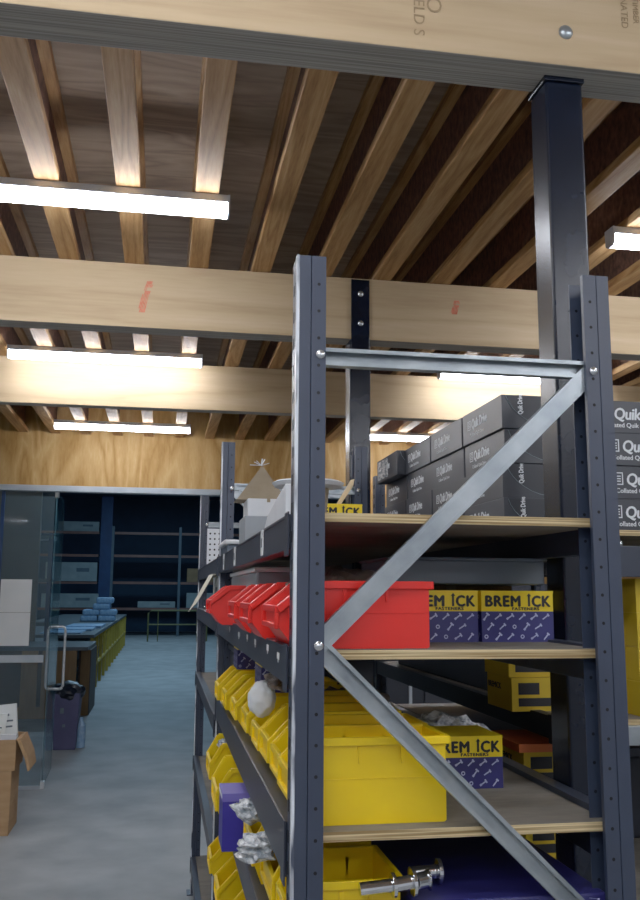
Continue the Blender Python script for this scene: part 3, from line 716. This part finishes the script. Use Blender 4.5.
MB().tube([(0, 0, .105), (0, 0, .108), (0, 0, .117), (0, 0, .121)], [.05, .08, .086, .078], 32).obj('tub_lid', 'foam', t)
mb = MB(); 
for a in (0, 1.1, 2.2, 3.6, 4.8): mb.bar((0, 0, .0), (.035*math.cos(a), .01*math.sin(a), .012+.018*abs(math.sin(a*1.7))), .006, .002)
mb.bar((-.05, 0, .002), (0, 0, .001), .008, .002)
o = mb.obj('torn_wrap', 'foam'); o.location = (.29, 2.74, H+zt+.2475); o.scale = (.7, .7, .7); tag(o, 'scrap of torn white wrap on the kraft paper peak', 'wrap')
o = MB().prism([(0, 0), (.012, -.002), (.05, .055), (.054, .075), (.043, .072)], 'Y', 0, .004).obj('wooden_paddle', mat('pale paddle wood', '#d6b98c', '#e2c9a0', .6), bevel=.001); o.location = (.475, 2.48, H+.246); tag(o, 'pale wooden paddle standing on the yellow top-shelf carton', 'paddle')
# far bay bits
t = thing('white_tub', 'white lidded box at the far end of the top shelf', 'box', (.225, 3.25, H+zt))
MB().box(0, .1, 0, .3, 0, .03).obj('tub_body', 'greyplastic', t, bevel=.004)
MB().box(-.012, .12, -.02, .32, .031, .047).obj('tub_lid', 'foam', t, bevel=.006)
mb = MB().box(0, .1, 0, .004, 0, .18)
for i in range(4):
    for j in range(6): mb.disc_y(.015+.023*i, -.0006, .02+.027*j, .005, 1)
o = mb.obj('perforated_panel', ['foam', 'hole']); o.location = (.218, 4.6, H+zt); tag(o, 'white perforated panel standing on the far shelf', 'panel')
mb = MB(); mb.quad([(0, -.1, 0), (0, .25, .0), (-.085, .3, -.16), (-.06, -.1, -.11)]); mb.quad([(0, .25, 0), (0, 0, 0), (.05, 0, .004), (.05, .25, .004)])
o = mb.obj('paper_sheet', mat('cream paper', '#d9d3bd', '#e6e1cf', .8)); o.location = (.205, 3.85, H+.075); tag(o, 'cream paper drooping over the rack edge beyond the red bins', 'paper')
md = o.modifiers.new('thick', 'SOLIDIFY'); md.thickness = .002
t = thing('white_carton', 'white carton under the drooping cream paper', 'box', (.23, 3.8, H-.097)); MB().box(0, .2, 0, .35, 0, .165).obj('carton_body', 'foam', t, bevel=.003); MB().box(-.001, 0, .05, .2, .05, .12).obj('printed_label', 'greyplastic', t)

t = thing('dark_backdrop', 'dark steel cabinet added beyond the racks to darken the gaps', 'backdrop', (1.0, 6.4, 0))  # made-up block that hides pale plywood behind the shelf gaps, keeping them dark
MB().box(0, 2.6, .02, .6, 0, H+.08).obj('backdrop_body', 'beamdark', t, bevel=.005)
for k in range(3):
    dr = MB().box(.02+k*.86, .86+k*.86, 0, .018, .08, H+.05).obj('backdrop_door', 'beamdark', t, bevel=.003)
    MB().box(.76+k*.86, .78+k*.86, -.02, 0, .9, 1.1).obj('door_pull', 'alu', dr)
# ------------------------------------------------------------------ glass partition and door
t = MB().box(-3.4, -1.02, WY+.04, WY+.052, .02, H+.93).obj('window_1', 'glass'); struct(t)
MB().box(-3.4, -1.05, WY+.03, WY+.062, H-.64, H-.575).obj('window_rail', 'alu', t)
MB().box(-3.4, -1.02, WY+.03, WY+.062, 0, .03).obj('window_sill', 'alu', t)
MB().box(-1.50, -1.47, WY+.03, WY+.062, .03, H+.93).obj('window_frame', 'navysteel', t)
d = bpy.data.objects.new('door_1', None); C.objects.link(d); d.location = (-1.005, WY+.05, 0); d['kind'] = 'structure'
d.rotation_euler = (0, 0, .03)
MB().box(-.006, .006, .01, .9, .012, H+.925).obj('door_glass', 'glass2', d)
MB().box(-.018, .018, .0, .075, .0, .06).obj('pivot_shoe', 'stainless', d, bevel=.003)
MB().box(-.018, .018, .0, .075, H+.88, H+.93).obj('pivot_clamp', 'stainless', d, bevel=.003)
pts = []; R_ = .035; w, z0, z1 = .083, H-.96, H-.35; hx = -.0
for cx, cz, a0 in ((w-R_, z0+R_, -PI/2), (w-R_, z1-R_, 0), (-w+R_, z1-R_, PI/2), (-w+R_, z0+R_, PI)):
    for k in range(6): a = a0+PI/2*k/5; pts.append((cx+R_*math.cos(a), .80, cz+R_*math.sin(a)))
pts.append(pts[0]); MB().tube(pts, .0135, 10).obj('door_handle', 'stainless', d, smooth=True)
# notices on the glass
t = thing('paper_notice', 'two pale paper sheets taped one above the other on the glass', 'notice', (-1.46, WY+.03, H-.49))
MB().box(0, .275, 0, .001, .30, .60).obj('upper_sheet', 'paper', t); MB().box(0, .275, 0, .001, 0, .297).obj('lower_sheet', 'paper', t)
# cardboard boxes by the glass
t = thing('cardboard_box', 'lower closed cardboard box on the floor by the glass', 'box', (-1.45, 7.15, 0))
MB().box(0, .41, 0, .4, 0, .45).obj('carton_body', 'card', t, bevel=.004)
t = thing('cardboard_box', 'open cardboard box with a hanging flap, full of packets, on the lower box', 'box', (-1.47, 7.15, .4505))
MB().box(0, .45, 0, .006, 0, .22).box(0, .45, .4, .406, 0, .22).box(0, .006, .006, .4, 0, .22).box(.444, .45, .006, .4, 0, .22).box(.006, .444, .006, .4, 0, .006).obj('carton_body', 'card', t, bevel=.001)
MB().prism([(.45, .22), (.475, .225), (.535, .09), (.555, .0), (.54, -.01), (.515, .08)], 'Y', .02, .38).obj('box_flap', 'card', t)
for (x, y, z, w, h, rz, ml, lab) in ((-1.22, 7.33, .6, .13, .36, .1, 'paper', 'white printed packet leaning left in the open cardboard box'), (-1.09, 7.36, .6, .13, .42, -.1, 'paper', 'white printed packet standing tallest in the open cardboard box'),
                               (-1.09, 7.22, .58, .12, .24, 0, 'foam', 'short white packet at the right corner of the open cardboard box'), (-1.215, 7.22, .58, .1, .26, .05, 'carton_y', 'yellow packet between white ones in the open cardboard box')):
    mb = MB().box(-w/2, w/2, 0, .03, 0, h).box(-w*.3, w*.25, -.001, 0, h*.6, h*.63, 1).box(-w*.3, w*.3, -.001, 0, h*.7, h*.73, 1).box(-w*.3, w*.1, -.001, 0, h*.8, h*.84, 1)
    o = mb.obj('paper_packet', [ml, 'greyplastic']); o.location = (x, y, z-.12); o.rotation_euler = (0, rz, rz); tag(o, lab, 'packet', 'packets in the open cardboard box')

# ------------------------------------------------------------------ far room
t = thing('service_counter', 'brown wooden counter seen through the glass beyond the door', 'counter', (0, 13.4, 0))
MB().box(-4.2, -1.34, .02, 1.4, .12, .93).obj('front_panel', 'counterdark', t)
MB().box(-4.2, -1.3, 0, .03, 0, .16).box(-1.9, -1.68, -.01, .03, .12, .93).obj('counter_rail', 'counter', t)
MB().box(-1.62, -1.15, -.03, .02, .0, .93).obj('end_panel', 'counter', t, bevel=.003)
MB().box(-1.15, -.98, .3, 1.5, .0, .92).obj('side_panel', 'counterdark', t)
MB().box(-1.12, -.99, .28, .31, .0, .92).obj('side_board', 'counter', t)
MB().box(-4.25, -1.0, -.05, 1.52, .93, .98).obj('countertop', 'countertop', t, bevel=.004)
t = thing('long_workbench', 'long workbench on mustard yellow legs running to the far end', 'bench', (0, 16.4, 0))
MB().box(-3.2, -1.14, 0, 15, .96, 1.01).obj('bench_top', 'countertop', t)
for k in range(13):
    y = .05+k*1.2
    MB().box(-1.2, -1.14, y, y+.06, 0, .96).obj('leg', 'yellowgreen', t)
MB().box(-1.19, -1.15, 0, 15, .42, .47).obj('lower_rail', 'yellowgreen', t)
for k in range(12):
    y = .5+k*1.2
    o = MB().blob((0, 0, 0), (.12, .3, .22), 2, .4, k).obj('stored_part', 'yellowgreen' if k % 2 else 'farsteel', None); o.location = (-1.45, 16.4+y, .62)
    MB().box(-.2, .2, -.3, .3, -.12, -.1).obj('stored_part_tray', 'farsteel', o)
    tag(o, f'odd metal part stored under the long workbench, {ORD[k]} from the near end', 'part', 'parts under the long workbench')
    o.location.z = .59
MB().box(-3.0, -1.2, 0, 15, .40, .466).obj('lower_shelf', 'farsteel', t)
for k, (x, y, z, lab) in enumerate(((-1.8, 24, 0, 'lowest pale blue pack at the left of the pile on the far bench'), (-1.36, 24, 0, 'lowest pale blue pack at the right of the pile on the far bench'), (-1.75, 24, .151, 'pale blue pack, second layer left'), (-1.33, 24, .151, 'pale blue pack, second layer right'), (-1.5, 24, .302, 'pale blue pack, third layer of the pile on the far bench'), (-1.42, 24, .453, 'topmost pale blue pack of the pile on the far bench'))):
    o = MB().box(-.21, .21, -.3, .3, 0, .15).obj('wrapped_pack', 'bluepack', bevel=.05, seg=3); o.location = (x, y, 1.011+z); tag(o, lab, 'pack', 'pale blue packs on the far bench')
for k in range(3):
    o = MB().box(-.35, .35, -.8, .8, 0, .02+.015*k).obj('flat_sheet', 'bluepack'); o.location = (-1.75+.1*k, 17.6+1.2*k, 1.011); tag(o, f'flat pale blue sheet stack on the workbench, {ORD[k]} from the near end', 'sheets', 'flat sheets on the workbench')
# bin and jug
t = thing('waste_bin', 'purple grey waste bin with a black liner beside the counter', 'bin', (-1.02, 10.9, 0))
mb = MB(); ring = []
for z, w, dd in ((0, .12, .12), (.62, .155, .15)): ring.append([mb.b.verts.new((sx*w, sy_*dd, z)) for sx, sy_ in ((-1, -1), (1, -1), (1, 1), (-1, 1))])
for k in range(4): mb.b.faces.new([ring[0][k], ring[0][(k+1) % 4], ring[1][(k+1) % 4], ring[1][k]])
mb.b.faces.new(ring[0]); mb.obj('bin_body', 'binbody', t, bevel=.01)
mb = MB().blob((0, 0, .62), (.19, .18, .12), 3, .2, 3); mb.obj('bin_liner', 'binbag', t)
MB().box(-.06, -.02, -.147, -.13, .40, .46).box(-.03, .0, -.147, -.13, .25, .28).obj('bin_sticker', 'farshelf', t)
o = MB().tube([(0, 0, 0), (0, 0, .24), (0, 0, .29), (0, 0, .33)], [.055, .055, .025, .022], 14).obj('plastic_jug', 'bluepack', bevel=.004); o.location = (-.86, 10.95, 0); tag(o, 'pale blue plastic jug standing beside the waste bin', 'jug')
# far pallet racking
t = thing('pallet_racking', 'dim pallet racking along the far wall of the warehouse', 'rack', (0, 37.5, 0))
XS = [-7.6, -4.9, -2.42, -2.02, .68, 3.4]
for x in XS:
    if x == -2.42: MB().box(x-.1, x+.35, 0, .15, 0, 5.6).obj('corner_column', 'navysteel', t)
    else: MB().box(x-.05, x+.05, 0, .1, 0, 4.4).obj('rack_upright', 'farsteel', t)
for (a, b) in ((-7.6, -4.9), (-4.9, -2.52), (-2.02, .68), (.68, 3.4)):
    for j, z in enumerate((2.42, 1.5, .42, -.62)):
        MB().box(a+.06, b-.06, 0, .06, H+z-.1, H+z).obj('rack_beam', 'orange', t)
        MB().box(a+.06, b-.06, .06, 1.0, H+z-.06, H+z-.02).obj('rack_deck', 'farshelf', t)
for k, (x, y, z, w, h, lab) in enumerate(((-4.6, 37.45, .42, 2.0, .75, 'long pale grey carton on the left far racking, upper shelf'), (-4.7, 37.45, -.62, 2.2, .55, 'long pale grey carton on the left far racking, lower shelf'),
                        (-.95, 37.6, -.62, 1.5, .25, 'flat pale carton on the middle far racking, low'), (1.0, 37.5, .42, 1.3, .55, 'tan carton on the right far racking'), (1.0, 37.5, -.62, 1.5, .6, 'grey carton on the right far racking, low shelf'),
                        (-4.2, 37.6, 2.42, 1.6, .4, 'dim carton on the top beam of the left far racking'))):
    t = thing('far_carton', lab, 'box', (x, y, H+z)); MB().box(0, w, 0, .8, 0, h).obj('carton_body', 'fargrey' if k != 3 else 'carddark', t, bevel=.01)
    MB().box(w*.6, w*.85, -.005, 0, h*.5, h*.7).obj('carton_print', 'farsteel', t)
# tubular trolley rails far off
t = thing('hand_trolley', 'mustard tubular trolley frame standing in the far aisle', 'trolley', (-.45, 33.5, 0))
def loop(x0, x1, y):
    MB().tube([(x0, y, 0), (x0, y, 1.0), (x0+.1, y, 1.1), (x1-.1, y, 1.1), (x1, y, 1.0), (x1, y, 0)], .03, 8).obj('tube_frame', 'oldmustard', t)
loop(0, 2.1, 0); MB().tube([(0, 0, .6), (2.1, 0, .6)], .025, 8).obj('middle_rail', 'oldmustard', t)
for x in (.35, 1.75): MB().tube([(x, 0, .0), (x, 0, 1.1)], .02, 8).obj('baluster', 'oldmustard', t)
# side structure seen through the fixed glass
t = thing('tall_shelf_unit', 'dim tall shelf unit seen through the glass on the left', 'shelf', (-2.95, 15.3, 0))
for x in (0, .55, 1.1): MB().box(x, x+.07, 0, .07, 0, 3.1-(.4 if x else 0)).obj('shelf_post', 'navysteel', t)
for z in (.5, 1.2, 1.9, 2.6): MB().box(0, 1.17, 0, .6, z, z+.06).obj('shelf_board', 'farsteel', t)
struct(MB().box(-3.8, -1.95, 14.95, 15.05, 0, H+1.9).obj('wall_partition', mat('brown partition', '#5f5a50', '#6b655a', .7, scale=3)))

# ------------------------------------------------------------------ light
w = bpy.data.worlds.new('world'); bpy.context.scene.world = w; w.use_nodes = True
w.node_tree.nodes['Background'].inputs[0].default_value = (.5, .62, .8, 1); w.node_tree.nodes['Background'].inputs[1].default_value = .15
def area(name, loc, size, power, col, rot=(0, 0, 0)):
    l = bpy.data.lights.new(name, 'AREA'); l.shape = 'RECTANGLE'; l.size, l.size_y = size; l.energy = power; l.color = col
    o = bpy.data.objects.new(name, l); C.objects.link(o); o.location = loc; o.rotation_euler = rot; return o
for y in (19, 26, 33): area('far_fill_light', (0, y, 5.8), (3, .5), 60, (.42, .72, 1))  # unseen area lights added to give the far room its blueish light
sc = bpy.context.scene
sc.view_settings.view_transform = 'Standard'; sc.view_settings.exposure = .8; sc.view_settings.gamma = 1.22; sc.view_settings.look = 'None'
sc.cycles.use_denoising = True
sc.cycles.max_bounces = 8
